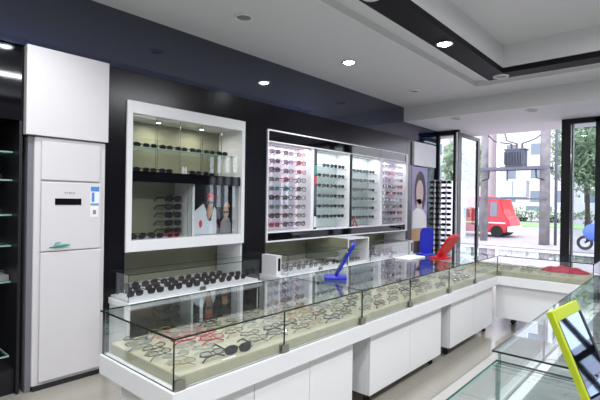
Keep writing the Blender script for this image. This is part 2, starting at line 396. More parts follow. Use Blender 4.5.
cabinet(2.63, 3.80, 1.66, 2.20, .085, ZB-.0015, 2, '-y', 'white two-door cabinet on casters, middle of three under the long counter')
cabinet(4.00, 5.16, 1.66, 2.20, .085, ZB-.0015, 2, '-y', 'white cabinet on casters under the long counter beside the inner corner')
cabinet(5.25, 5.80, .75, 1.655, .15, ZB-.0015, 1, '-x', 'white cabinet under the cross run of the counter facing the aisle')
b = nb()
vs = [(CX0, CY0), (CX1, CY0), (CX1, YE), (XO, YE), (XO, CY1), (CX0, CY1)]
lo = [b.verts.new((x, y, ZB)) for x, y in vs]; hi = [b.verts.new((x, y, ZS)) for x, y in vs]
b.faces.new(lo[::-1]); b.faces.new(hi)
for k in range(6): b.faces.new((lo[k], lo[(k+1) % 6], hi[(k+1) % 6], hi[k]))
# two end legs that carry the slab
wt = thing('counter_top', 'thick white L-shaped counter slab carrying the long glass case', 'counter top', (CX0, CY0, ZB))
obj('slab', b, M['white'], wt, .004)
# glass case
gc = thing('glass_display_case', 'long L-shaped clear glass case with cream lining on the white counter', 'display case', (CX0, CY0, ZS))
T = .008; e = .012
bedz = ZS+.055
b = nb(); box(b, CX0+.045, CX1+.03, CY0+.028, CY1-.03, ZS, bedz); obj('lining', b, M['cream'], gc, .006)
b = nb(); box(b, CX1+.031, XO-.03, YE+.03, CY1-.03, ZS, bedz); obj('lining', b, M['cream'], gc, .006)
xs = [CX0+e, 1.72, 2.47, 3.14, 3.88, 4.53, CX1+e]
for i in range(6): pane('glass_pane', xs[i]+.002, xs[i+1]-.002, CY0+e, CY0+e+T, ZS, ZT-T, gc, 'gedge')
pane('glass_pane', CX0+e, CX0+e+T, CY0+e+T, CY1-e, ZS, ZT-T, gc)
for i in range(3):
    a = [CX0+e+T, 2.47, 4.2, XO-e][i]; c = [2.47, 4.2, XO-e][i]; pane('glass_pane', a+.002, c-.002, CY1-e-T, CY1-e, ZS, ZT-T, gc, 'gedgel')
pane('glass_pane', CX1+e, CX1+e+T, YE+e, CY0+e, ZS, ZT-T, gc)
pane('glass_pane', XO-e-T, XO-e, YE+e, CY1-e-T, ZS, ZT-T, gc, 'gedgel')
pane('glass_pane', CX1+e+T, XO-e-T, YE+e, YE+e+T, ZS, ZT-T, gc)
for x in (2.47, 3.88): pane('glass_divider', x-.003, x+.003, CY0+e+T+.002, CY1-e-T-.002, bedz, ZT-T-.002, gc, 'gedgel')
tops = [CX0, 2.47, 4.20, CX1-.002]
for i in range(3): pane('glass_top', tops[i]+.0015, tops[i+1], CY0, CY1, ZT-T, ZT, gc)
pane('glass_top', CX1, XO, YE, CY1, ZT-T, ZT, gc)
for x in [CX0+e+.028] + xs[1:6]:
    b = nb(); box(b, x-.026, x+.026, CY0+.002, CY0+e-.0005, ZS, ZS+.045); box(b, x-.026, x+.026, CY0+e+T+.0005, CY0+e+T+.008, ZS, ZS+.045)
    obj('clip', b, M['steel'], gc, .002)
b = nb(); box(b, CX1+.002, CX1+e, CY0-.03, CY0+.02, ZS, ZS+.04); obj('clip', b, M['steel'], gc)
b = nb(); box(b, XO-.05, XO, YE-.012, YE+e-.001, ZS-.0, ZT); obj('end_post', b, M['black'], gc)
# eyewear in the near bays
cols_near = ['silver','gunmetal','gold','silver','brown','gunmetal','gunmetal','silver']
rows_y = [1.695, 1.79, 1.885, 1.98, 2.075, 2.17]
for r, y in enumerate(rows_y):
    for c in range(9):
        x = 1.135 + c*.155 + random.uniform(-.012, .012) + (r % 2)*.03
        fc = random.choice(cols_near); 
        if (r, c) in ((3,1),(3,2),(4,1),(4,2),(2,2)): fc = random.choice(['pink','red'])
        sh = random.choice(['slim','oval','slim','oval','square']); lc = 'clear'
        if (r, c) == (1, 2): continue
        if (r, c) == (0, 2): fc, sh, lc = 'black', 'wrap', 'smoke'
        fo = (r, c) != (0, 2)
        eyewear(sh, fc, lc, (x, y+random.uniform(-.01,.01)-.02, bedz+(.0285 if fo else .0008)), random.uniform(-.22, .12), '%s glasses, %s row from the front, %s from the counter end' % (FADJ[fc], ORD[r], ORD[c]), 'glasses in the near bays of the glass counter', True, sun=False, folded=fo, tilt=-1.25 if fo else 0, scale=1.02)
tag(bx('price_card', 1.32, 1.40, 1.643, 1.653, bedz+.0005, bedz+.004, M['card']), 'small white card lying before the black glasses at the near corner', 'card')
bpy.data.objects['price_card'].data.transform(Matrix.Translation((0,0,0)))
for r in range(5):
    for c in range(13):
        x = 2.58 + c*.195 + random.uniform(-.02,.02); y = 1.68 + r*.12 + random.uniform(-.01,.01)-.03
        if abs(x-3.88) < .085: x = 3.78
        if x > 5.06: continue
        fc = random.choice(['black','gunmetal','silver','gunmetal','brown','black','purple']); sh = random.choice(['slim','oval','square','square'])
        fo = True
        eyewear(sh, fc, 'clear', (x, y, bedz+(.0292 if fo else .0008)), random.uniform(-.16,.16), '%s glasses, long counter, %s row back, %s past the first divider' % (FADJ[fc], ORD[r], ORD[c]), 'glasses in the far bays of the long counter', True, scale=1.05, folded=fo, tilt=-1.25 if fo else 0)
for r in range(3):
    for c in range(6):
        x = 5.33+r*.16; y = .98+c*.2+random.uniform(-.02,.02)
        if r > 0 and c < 2: continue
        fc = random.choice(['black','brown','gunmetal','silver'])
        eyewear(random.choice(['slim','square']), fc, 'clear', (x, y, bedz+.0005), -PI/2+random.uniform(-.4,.4), '%s glasses in the cross case, %s row in, %s from the street end' % (FADJ[fc], ORD[r], ORD[c]), 'glasses in the cross run of the counter')
# red cloth pouch lying in the cross case
b = nb(); bmesh.ops.create_uvsphere(b, u_segments=28, v_segments=14, radius=1)
for v in b.verts:
    n = math.sin(v.co.x*7+1)*math.cos(v.co.y*5)*.08+math.sin(v.co.y*11)*.05
    v.co = Vector((v.co.x*.13, v.co.y*.24, max(0, v.co.z)*.055*(1+n*3)))
for f in b.faces: f.smooth = True
o = obj('cloth_pouch', b, M['cloth']); o.location = (5.68, 1.05, bedz+.001); tag(o, 'crumpled dark red cloth pouch lying in the cross glass case', 'pouch')
# ------------------------------------------------------------------ tabletop mirrors
def table_mirror(name, label, base, wdir, lean, w, h, t, m, cat='mirror', back=False):
    """wdir horizontal unit vector along the width; lean (radians) tilts toward n = up x wdir"""
    th = thing(name, label, cat, base)
    wd = Vector((wdir[0], wdir[1], 0)).normalized(); n = Vector((-wd.y, wd.x, 0))
    hd = (n*math.sin(lean) + Vector((0,0,1))*math.cos(lean)); nn = wd.cross(hd)
    R = Matrix((wd, nn, hd)).transposed().to_4x4(); R.translation = Vector(base) + Vector((0,0,.022))
    b = nb()
    def ring(W, H, k=4, N=32): return [(math.copysign(abs(math.cos(2*PI*i/N))**(2/k), math.cos(2*PI*i/N))*W/2, H/2*math.copysign(abs(math.sin(2*PI*i/N))**(2/k), math.sin(2*PI*i/N))+h/2) for i in range(N)]
    pts = ring(w, h)
    prism(b, pts, t, 0, R @ Matrix.Translation((0, t/2, 0)))
    fr = obj('frame', b, m, th, .003)
    b = nb(); prism(b, [(p[0]*.86, (p[1]-h/2)*.88+h/2) for p in pts], .002, 0, R @ Matrix.Translation((0, (t/2+.002 if back else -t/2), 0))); obj('mirror_glass', b, M['mirror'], th)
    B = Matrix((wd, n, Vector((0,0,1)))).transposed().to_4x4(); B.translation = Vector(base)
    b = nb(); box(b, -.075, .075, -.085, .085, 0, .024, 0, B); obj('base', b, m, th, .008)
    return th
table_mirror('table_mirror', 'blue tabletop mirror seen edge-on on the middle of the glass counter', (2.67, 2.0, ZT+.0006), (.80, .60), -.5, .12, .30, .02, M['blue'])
table_mirror('table_mirror', 'red tabletop mirror tilted on the far end of the glass counter', (4.40, 1.94, ZT+.0006), (.99, -.15), -.62, .19, .29, .026, M['red'])
table_mirror('table_mirror', 'blue tabletop mirror behind the red one on the glass counter', (4.53, 2.17, ZT+.0006), (.80, -.6), -.12, .15, .29, .026, M['blue'])
tag(bx('tray', 4.02, 4.38, 2.1, 2.26, ZT+.0006, ZT+.015, M['card'], None, .004), 'flat white tray lying beside the red and blue mirrors', 'tray')
# ------------------------------------------------------------------ air conditioner
ac = thing('air_conditioner', 'tall white floor-standing air conditioner against the dark wall', 'air conditioner', (1.39, 3.8, 0))
bx('body', 1.125, 1.655, 3.63, 3.95, .03, 1.895, M['acwhite'], ac, .012)
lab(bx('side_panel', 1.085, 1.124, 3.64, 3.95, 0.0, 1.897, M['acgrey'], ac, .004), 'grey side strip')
bx('base', 1.13, 1.65, 3.62, 3.94, 0, .03, M['dark'], ac)
bx('upper_panel', 1.168, 1.605, 3.610, 3.630, 1.572, 1.865, M['acwhite'], ac, .006)
bx('front_panel', 1.168, 1.615, 3.606, 3.630, 1.035, 1.560, M['acwhite'], ac, .006)
bx('lower_panel', 1.168, 1.62, 3.606, 3.630, .06, 1.028, M['acwhite'], ac, .006)
lab(bx('display_window', 1.262, 1.455, 3.602, 3.607, 1.385, 1.435, M['blackglass'], ac, .002), 'black display slot')
b = nb()
for i, wdt in enumerate((.010,.007,.012,.008,.010)): box(b, 1.33+i*.016, 1.33+i*.016+wdt, 3.604, 3.607, 1.474, 1.484)
obj('badge', b, M['grey'], ac)
s = bx('energy_label', 1.525, 1.595, 3.604, 3.607, 1.385, 1.535, M['card'], ac)
bx('header', 1.527, 1.593, 3.602, 3.604, 1.495, 1.533, M['stblue'], s); bx('bars', 1.535, 1.555, 3.602, 3.604, 1.41, 1.485, M['stblue'], s); bx('footer', 1.527, 1.593, 3.602, 3.604, 1.387, 1.398, M['stblue'], s)
s = bx('notice_sticker', 1.525, 1.590, 3.604, 3.607, 1.29, 1.375, M['card'], ac); bx('print', 1.545, 1.57, 3.602, 3.604, 1.31, 1.345, M['grey'], s)
b = nb(); tube(b, [(1.225, 3.598, 1.063), (1.27, 3.592, 1.072), (1.33, 3.592, 1.076), (1.37, 3.598, 1.078)], .009, 8, rad=[.003,.008,.009,.004])
tube(b, [(1.275, 3.596, 1.072), (1.265, 3.592, 1.095), (1.30, 3.594, 1.10)], .004, 6); box(b, 1.26, 1.34, 3.598, 3.607, 1.066, 1.08)
lab(obj('handle', b, M['teal'], ac), 'teal ornamental handle')
tag(bx('filler_panel', 1.06, 1.662, 3.60, 3.94, 1.90, 2.553, M['acwhite'], None, .003), 'plain white boxed panel above the air conditioner', 'panel')
# ------------------------------------------------------------------ dark display bay left of the air conditioner
lb = thing('wall_showcase', 'dark wall showcase with glass shelves at the left edge', 'showcase', (-.4, 4.0, 0))
bx('back_panel', -2.4, 1.055, 4.16, 4.2, 0.0, 2.0, M['blackglass'], lb)
bx('head_panel', -2.4, 1.055, WY+.02, 4.2, 2.0, 2.543, M['blackglass'], lb)
bx('side_panel', 1.035, 1.055, 3.66, 4.158, 0, 1.998, M['black'], lb)
bx('plinth', -2.4, 1.034, 3.70, 4.158, 0, .18, M['black'], lb)
SZ = [.80, 1.07, 1.30, 1.56, 1.77]
for z in SZ: pane('shelf', -2.4, 1.032, 3.80, 4.158, z, z+.012, lb, 'gedgel')
lab(bx('display_tray', .2, 1.03, 3.84, 4.12, .812, .85, M['grey'], lb), 'grey display tray')
for c in range(5):
    eyewear('slim', 'silver', 'clear', (.95-c*.15, 3.90, .851), .1, 'silver glasses on the grey tray in the dark showcase, %s from its right' % ORD[c], 'silver glasses in the dark showcase')
for k in (1, 2, 3):
    for c in range(3):
        eyewear('square', 'black', 'smoke', (.93-c*.17, 3.9, SZ[k]+.013), 0, 'black sunglasses on the dark showcase, %s shelf up, %s from its right' % (ORD[k], ORD[c]), 'dark sunglasses in the dark showcase', sun=True)
b = nb(); box(b, .45, .82, 3.22, 3.50, 0, .44)  # plinth and glass sheet stand in for a counter reflected in dark glass
tag(obj('reflection_plinth', b, M['white'], None, .004), 'low white plinth standing in for a mirrored counter at the left edge', 'plinth')
pane('x', .42, .86, 3.18, 3.54, .441, .451, None, 'gedgel'); o = bpy.data.objects['x']; o.name = 'glass_sheet'; tag(o, 'glass sheet lying on the low white plinth at left', 'glass sheet')
# ------------------------------------------------------------------ wall display box with glass doors
bxn = thing('wall_display_cabinet', 'white-framed wall cabinet with dark centre band and sliding glass', 'display cabinet', (2.5, WY, .975))
X0, X1, Z0, Z1 = 1.835, 3.17, .976, 2.292; xi0, xi1, zi0, zi1 = 1.885, 3.125, 1.075, 2.186
b = nb(); FY = WY-.02
box(b, X0, xi0, FY, 4.05, Z0, Z1); box(b, xi1, X1, FY, 4.05, Z0, Z1); box(b, xi0, xi1, FY, 4.05, Z0, zi0); box(b, xi0, xi1, FY, 4.05, zi1, Z1)
obj('carcass', b, M['white'], bxn, .002)
b = nb(); box(b, xi0, xi1, 4.02, 4.05, zi0, zi1); lab(obj('back_panel', b, M['olive'], bxn), 'olive back panel')
bx('middle_band', xi0, xi1, WY+.0, 4.0, 1.592, 1.685, M['blackglass'], bxn)
bx('divider', 2.56, 2.585, 3.70, 4.018, zi0, 1.591, M['white'], bxn)
pane('glass_shelf', xi0, xi1, 3.72, 4.018, 1.905, 1.913, bxn, 'gedgel')
for i in range(5):
    a = xi0 + (xi1-xi0)*i/5; y = WY+.03 if i % 2 else WY+.015
    pane('glass_door', a, a+(xi1-xi0)/5+.01, y, y+.005, 1.686, zi1-.004, bxn, 'gedge')
for i, y in ((0, WY+.015), (1, WY+.03)):
    pane('glass_door', xi0+i*.6, xi0+.64+i*.6, y, y+.005, zi0+.002, 1.590, bxn, 'gedge')
for i, x in enumerate((2.25, 2.75)):
    t = thing('spotlight', 'small chrome puck spotlight, %s one inside the white-framed wall cabinet' % ('left' if i == 0 else 'right'), 'spotlight', (x, 3.83, zi1-.02), 'cabinet puck spotlights')
    b = nb(); disc(b, (x, 3.83, zi1-.018), .03, .0175); obj('housing', b, M['chrome'], t); b = nb(); disc(b, (x, 3.83, zi1-.0195), .02, .0012); obj('lens', b, mat('puck_glow', (1,1,1), emit=(1,1,.95), es=8), t)
    a = area('puck_light', (x, 3.83, zi1-.03), (.05, .05), 1.6, col=(1, .97, .88))
for k, z in enumerate((1.914, 1.686)):
    for c in range(7 if k == 0 else 6):
        if k == 1 and c == 3: continue
        eyewear('wrap', 'gunmetal' if c % 2 else 'black', 'smoke', (1.98+c*.17, 3.80, z), random.uniform(-.06,.06), '%s glasses on the %s of the wall cabinet, %s from the left' % (FADJ['gunmetal' if c % 2 else 'black'], 'glass shelf' if k == 0 else 'black band', ORD[c]), 'glasses in the top of the wall cabinet')
for i, x in enumerate((2.50, 2.53)):
    b = nb(); disc(b, (x, 3.78, 1.686), .012, .06, 12); disc(b, (x, 3.78, 1.746), .006, .02, 10); tag(obj('spray_bottle', b, M['card']), 'tiny %s lens spray bottle on the black band of the wall cabinet' % ('left' if i == 0 else 'right'), 'bottle', 'lens spray bottles')
# left lower bay: sunglasses tree and a heap
def tree_stand(x, y, z, n, dz, label, grp, dx=.0, cols=2, pitch=.1):
    t = thing('eyewear_stand', label, 'display stand', (x, y, z))
    b = nb(); disc(b, (x, y, z), .07, .012); obj('base', b, M['dark'], t)
    b = nb(); tube(b, [(x, y, z+.012), (x, y, z+n*dz+.03)], .006, 8); obj('pole', b, M['chrome'], t)
    for r in range(n):
        b = nb(); tube(b, [(x-pitch*.8, y-.02, z+.03+dz*r), (x+pitch*.8, y-.02, z+.03+dz*r)], .0035, 6); obj('arm', b, M['chrome'], t)
tree_stand(2.42, 3.86, zi0, 5, .078, 'small chrome stand of round sunglasses in the lower left of the wall cabinet', '')
for r in range(5):
    eyewear('chunky', 'black', 'smoke', (2.42, 3.82, zi0+.02+.078*r), 0, 'big round black sunglasses on the cabinet stand, %s tier up' % ORD[r], 'sunglasses on the cabinet stand', sun=True, scale=1.4)
for i, (x, fc, zz) in enumerate(((1.98,'black',3.69),(1.98,'red',3.855),(2.16,'black',3.69),(2.16,'brown',3.855),(2.34,'red',3.685))):
    eyewear('wrap', fc, 'smoke', (x, zz, zi0+.001), random.uniform(-.08,.08), '%s sunglasses in the heap low in the wall cabinet, %s of five' % (FADJ[fc], ORD[i]), 'heap of sunglasses in the wall cabinet', sun=True)
# poster with a capped man in the lower right bay
def flat(name, pts, y, m, parent, lbl=None):
    b = nb(); prism(b, pts, .0015, 0, Matrix.Translation((0, y, 0))); o = obj(name, b, m, parent)
    if lbl: lab(o, lbl)
    return o
def ell(cx, cz, rx, rz, n=20, a0=0, a1=2*PI): return [(cx+rx*math.cos(a0+(a1-a0)*i/(n-1 if a1-a0 < 6 else n)), cz+rz*math.sin(a0+(a1-a0)*i/(n-1 if a1-a0 < 6 else n))) for i in range(n)]
ps = thing('poster', 'dark framed poster of people in caps, shirt and sunglasses inside the wall cabinet', 'poster', (2.85, 3.80, zi0))
PY = 3.76
bx('board', 2.59, 3.12, PY, PY+.02, zi0+.001, 1.590, M['blackglass'], ps)
y = PY-.001
flat('printed_shirt', [(2.60,1.08),(2.60,1.30),(2.66,1.345),(2.735,1.40),(2.765,1.34),(2.80,1.22),(2.83,1.22),(2.87,1.37),(2.90,1.33),(2.905,1.08)], y, M['shirt'], ps)
flat('printed_face', ell(2.825, 1.42, .045, .065), y, M['skin'], ps); flat('printed_neck', [(2.79,1.37),(2.85,1.37),(2.86,1.32),(2.80,1.22),(2.77,1.28)], y, M['skin'], ps)
flat('printed_cap', ell(2.825, 1.465, .052, .045, 12, 0, PI), y-.002, M['red'], ps); flat('printed_sunglasses', [(2.785,1.425),(2.868,1.425),(2.862,1.395),(2.835,1.39),(2.826,1.41),(2.817,1.39),(2.79,1.395)], y-.002, M['hair'], ps)
flat('printed_badge', ell(2.70, 1.19, .02, .04), y-.002, M['stred'], ps)
flat('printed_face', ell(3.03, 1.31, .042, .062), y, M['skin'], ps); flat('printed_cap', ell(3.035, 1.36, .045, .05, 12, 0, PI), y-.002, M['ochre'], ps)
flat('printed_sunglasses', [(2.99,1.32),(3.07,1.32),(3.06,1.29),(3.035,1.30),(3.0,1.29)], y-.002, M['hair'], ps); flat('printed_shirt', [(2.95,1.08),(2.96,1.20),(3.0,1.25),(3.07,1.25),(3.10,1.18),(3.10,1.08)], y, M['grey'], ps)
# ------------------------------------------------------------------ centre wall rack
rk = thing('eyewear_wall_rack', 'long white-edged wall rack of four lit bays between black strips', 'wall rack', (5.1, WY, .955))
RX0, RX1, RZ0, RZ1 = 3.512, 6.848, .956, 2.259
b = nb(); f = .016
box(b, RX0, RX1, FY, 4.05, RZ1-f, RZ1); box(b, RX0, RX1, FY, 4.05, RZ0, RZ0+f); box(b, RX0, RX0+f, FY, 4.05, RZ0+f, RZ1-f); box(b, RX1-f-.04, RX1, FY, 4.05, RZ0+f, RZ1-f)
box(b, RX0+f, RX1-f, FY, WY+.2, 2.115, 2.128); box(b, RX0+f, RX1-f, FY, WY+.2, 1.062, 1.075)
obj('frame', b, M['white2'], rk, .001)
for (za, zb_) in ((2.130, 2.242), (.973, 1.061)):
    for i in range(4):
        a = RX0+f+(RX1-RX0-.075)*i/4; c = RX0+f+(RX1-RX0-.075)*(i+1)/4
        bx('strip_panel', a+.004, c-.004, WY-.008, WY+.02, za, zb_, M['blackglass'], rk)
BY = 3.86
bays = [(3.53, 4.36, 'pink'), (4.42, 5.14, 'ice'), (5.22, 5.97, 'ice'), (6.05, 6.79, 'pink')]
for i, (a, c, m) in enumerate(bays):
    bx('back_panel', a, c, BY, BY+.02, 1.076, 2.114, M[m], rk)
    bx('added_light_bar', a+.05, c-.05, 3.68, 3.70, 2.100, 2.114, M['white'], rk)
    area('bay_fill_light', ((a+c)/2, 3.71, 2.098), (c-a-.1, .03), 2.0, rot=(math.radians(12), 0, 0))  # bar and area light added to brighten the bay
for a, c, m, lbl in ((4.30, 4.36, 'white2', 'white divider'), (4.362, 4.418, 'blackglass', 'dark divider'), (5.142, 5.155, 'white2', 'white divider'), (5.157, 5.218, 'blackglass', 'dark divider'), (5.972, 6.048, 'white2', 'white divider')):
    lab(bx('divider', a, c, WY-.005, 4.0, 1.076, 2.114, M[m], rk), lbl)
# pictures on the dark divider beside bay two
s = bpy.data.objects['divider']
bx('divider_card', 4.366, 4.414, WY-.008, WY-.0055, 1.66, 1.76, M['stred'], rk); lab(bx('divider_card', 4.366, 4.414, WY-.008, WY-.0055, 1.10, 1.24, M['card'], rk), 'white card'); lab(bx('divider_card', 4.366, 4.414, WY-.008, WY-.0055, 1.78, 1.90, M['teal'], rk), 'teal card')
NM = ['far left', 'second', 'third', 'far right']
for bi in (0, 3):
    a, c, _ = bays[bi]; nr = 9; wcol = (.235 if bi == 0 else .225)
    for col in range(3):
        x = a+.13+col*wcol
        bx('acrylic_column', x-.09, x+.09, BY-.03, BY-.026, 1.085, 2.105, M['acryl'], rk)
        for r in range(nr):
            z = 1.985 - r*.108
            bx('peg', x-.005, x+.005, BY-.213, BY-.0305, z+.022, z+.025, M['acryl'], rk)
            fc = random.choice(['black','black','black','purple','red','brown','gunmetal','teal'] if bi == 0 else ['purple','black','gunmetal','black','red'])
            eyewear(random.choice(['square','chunky','chunky','square']), fc, 'demo', (x+random.uniform(-.005,.005), BY-.212, z), random.uniform(-.01,.01), '%s glasses, %s rack bay, %s row down, %s column from the left' % (FADJ[fc], NM[bi], ORD[r], ORD[col]), 'glasses on the %s bay of the wall rack' % NM[bi], scale=1.3)
for bi in (1, 2):
    a, c, _ = bays[bi]; 
    for r in range(6):
        z = 1.90 - r*.138 - (0.03 if bi == 2 else 0)
        pane('glass_shelf', a, c, 3.68, BY-.001, z-.007, z, rk, 'gedgel')
        for col in range(4):
            x = a+.095+col*.175
            if bi == 1 and r == 0 and col == 0: continue
            fc = random.choice(['black','black','gunmetal'])
            eyewear('wrap', fc, 'smoke', (x, 3.70, z+.0005), random.uniform(-.01,.01), '%s sunglasses, %s rack bay, %s shelf down, %s from the left' % (FADJ[fc].replace('rimmed','framed'), NM[bi], ORD[r], ORD[col]), 'sunglasses in the %s bay of the wall rack' % NM[bi], sun=True, scale=1.05)
# red ribbon figure at the bottom of bay three
b = nb(); tube(b, [(5.33,3.70,1.077),(5.36,3.70,1.14),(5.31,3.70,1.17),(5.37,3.70,1.20),(5.42,3.70,1.13),(5.45,3.70,1.078)], .012, 7); tag(obj('ornament', b, M['red'], None), 'small red looped ornament at the bottom of the third rack bay', 'ornament')
# ------------------------------------------------------------------ low back units
M['dullgrey'] = mat('dull_grey_door', (.12,.12,.13), .3)
struct(bx('trim_10', 3.15, 3.169, WY+.01, 4.055, .615, .974, M['white'])); struct(bx('trim_11', 6.83, 6.849, WY+.01, 4.055, .615, .954, M['white'])); struct(bx('trim_12', 6.61, 6.829, 3.5, 4.055, .0, .61, M['white']))
def lowunit(x0, x1, label):
    t = thing('low_cabinet', label, 'cabinet', ((x0+x1)/2, 3.6, 0), 'low white cabinets along the dark wall')
    bx('body', x0+.01, x1-.01, 3.34, 4.055, .06, .56, M['white'], t, .003); bx('plinth', x0+.04, x1-.04, 3.38, 4.05, 0, .06, M['dark'], t)
    bx('top_slab', x0, x1, 3.29, 4.058, .56, .612, M['white'], t, .004)
    n = max(2, round((x1-x0)/.6))
    for i in range(n):
        a = x0+.015+(x1-x0-.03)*i/n; c = x0+.015+(x1-x0-.03)*(i+1)/n; bx('door', a+.02, c-.02, 3.332, 3.3395, .09, .54, M['blackglass'] if x0 < 2 else M['dullgrey'], t, .002)
def lowcase(x0, x1, zt, label):
    t = thing('low_glass_case', label, 'display case', ((x0+x1)/2, 3.6, .612), 'low glass cases along the dark wall')
    y0 = 3.32; y1 = 4.05
    bx('lining', x0+.01, x1-.01, y0+.012, y1-.01, .6125, .63, M['white2'], t)
    pane('glass_front', x0, x1, y0, y0+.006, .6125, zt-.006, t); pane('glass_side', x0, x0+.006, y0+.007, y1, .6125, zt-.006, t)
    pane('glass_side', x1-.006, x1, y0+.007, y1, .6125, zt-.006, t); pane('glass_top', x0, x1, y0, 3.62, zt-.0055, zt, t)
    bx('lock', (x0+x1)/2-.03, (x0+x1)/2+.03, y0-.008, y0-.0005, .6125, .65, M['steel'], t)
struct(bx('trim_8', 1.72, 1.834, 3.36, WY-.001, 0, .0, M['black'])) if False else None
lowunit(1.70, 3.14, 'low white cabinet under the white-framed wall cabinet')
lowunit(3.42, 4.72, 'low white cabinet under the left half of the long rack')
lowunit(4.73, 6.60, 'low white cabinet under the right half of the long rack')
lowcase(1.71, 3.13, .835, 'low glass case of dark sunglasses under the white-framed wall cabinet')
for i in range(20):
    x = 1.82+i*.063; y = (3.42, 3.58, 3.74)[i % 3] 
    fc = random.choice(['black','black','brown'])
    eyewear(random.choice(['aviator','chunky']), fc, 'smoke', (x, y, .632), random.uniform(-.1,.1), 'dark sunglasses in the low glass case at left, %s from its left end' % ORD[i], 'dark sunglasses in the left low glass case', sun=True, scale=1.1)
# speaker-like white box unit at the left end of the rack base
def endbox(x0, x1, y0, label, zt=.83):
    t = thing('end_box', label, 'cabinet', ((x0+x1)/2, 3.5, .612), 'white end boxes on the low cabinets')
    bx('body', x0, x1, y0, WY-.005, .6125, zt, M['white'], t, .003)
    lab(bx('front_inset', x0+.025, x1-.02, y0-.004, y0-.0003, .66, zt-.03, M['blackglass'], t), 'black inset panel')
endbox(3.455, 3.535, 3.40, 'white end box with black inset at the left of the rack base')
endbox(6.37, 6.47, 3.31, 'white end box with black inset at the street end of the rack base')
lowcase(3.56, 4.70, .835, 'low glass case under the left bays of the long rack')
lowcase(5.24, 6.355, .835, 'low glass case under the right bays of the long rack')
# white cube niche between the cases
t = thing('open_cube_shelf', 'open white cube with a shelf between the two low glass cases', 'shelf unit', (4.97, 3.6, .612))
b = nb(); box(b, 5.20, 5.225, 3.34, 4.05, .6125, .95); box(b, 4.745, 5.20, 4.02, 4.05, .6125, .95); box(b, 4.745, 5.20, 3.34, 4.02, .6125, .63); box(b, 4.745, 5.20, 3.34, 4.02, .935, .95)
obj('body', b, M['white'], t, .002); lab(bx('side_panel', 4.722, 4.7445, 3.345, 4.05, .6125, .95, M['olive'], t), 'olive side panel'); bx('front_edge', 4.722, 4.7445, 3.34, 3.3445, .6125, .95, M['white'], t); pane('glass_shelf', 4.746, 5.199, 3.40, 4.018, .77, .777, t, 'gedgel')
for i in range(3): eyewear('square', 'black', 'demo', (4.825+i*.145, 3.46, .6306), 0, 'black-rimmed glasses on the floor of the white cube, %s from its left' % ORD[i], 'glasses in the white cube', scale=.92)
for i in range(2): eyewear('square', 'black', 'demo', (4.83+i*.15, 3.46, .778), 0, 'black-rimmed glasses on the shelf of the white cube, %s from its left' % ORD[i], 'glasses in the white cube')
for i in range(9): eyewear(random.choice(['wrap','aviator']), 'black', 'demo', (3.68+i*.112, (3.43, 3.60)[i % 2], .631), random.uniform(-.1,.1), 'dark sunglasses in the low case under the left rack bays, %s along' % ORD[i], 'sunglasses in the low case under the left rack bays', sun=True, scale=1.1)
for i in range(8): eyewear(random.choice(['wrap','aviator']), 'gunmetal', 'demo', (5.36+i*.12, (3.43, 3.60)[i % 2], .631), random.uniform(-.1,.1), 'grey sunglasses in the low case under the right rack bays, %s along' % ORD[i], 'sunglasses in the low case under the right rack bays', sun=True, scale=1.1)
# ------------------------------------------------------------------ street end of the dark wall
tag(bx('sign_panel', 7.03, 7.90, 3.60, WY+.018, 2.09, 2.50, M['white2'], None, .003), 'blank white sign panel high on the wall above the portrait poster', 'sign')
ps = thing('portrait_poster', 'lilac portrait poster of a woman beside the tall eyewear tower', 'poster', (7.3, 3.65, .75))
bx('board', 7.03, 7.62, 3.635, WY+.019, .75, 2.07, M['lilac'], ps)
y = 3.634
flat('printed_hair', ell(7.34, 1.62, .22, .38), y, M['hair'], ps); flat('printed_face', ell(7.32, 1.62, .14, .22), y-.002, M['skinl'], ps)
flat('printed_neck', [(7.23,1.5),(7.38,1.5),(7.45,1.25),(7.18,1.25)], y-.002, M['skinl'], ps); flat('printed_dress', [(7.04,.98),(7.06,1.28),(7.2,1.34),(7.45,1.30),(7.58,1.2),(7.6,.98)], y-.003, M['card'], ps)
flat('printed_footer', [(7.031,.752),(7.619,.752),(7.619,.97),(7.031,.97)], y-.002, M['ochre'], ps)
tw = thing('eyewear_tower', 'tall spinning tower of dark glasses by the shop window', 'display stand', (7.4, 3.28, 0))
tx, ty = 7.40, 3.28
b = nb(); disc(b, (tx, ty, 0), .20, .03, 24); obj('base', b, M['black'], tw)
b = nb(); tube(b, [(tx, ty, .03), (tx, ty, 1.86)], .018, 10); obj('pole', b, M['chrome'], tw)
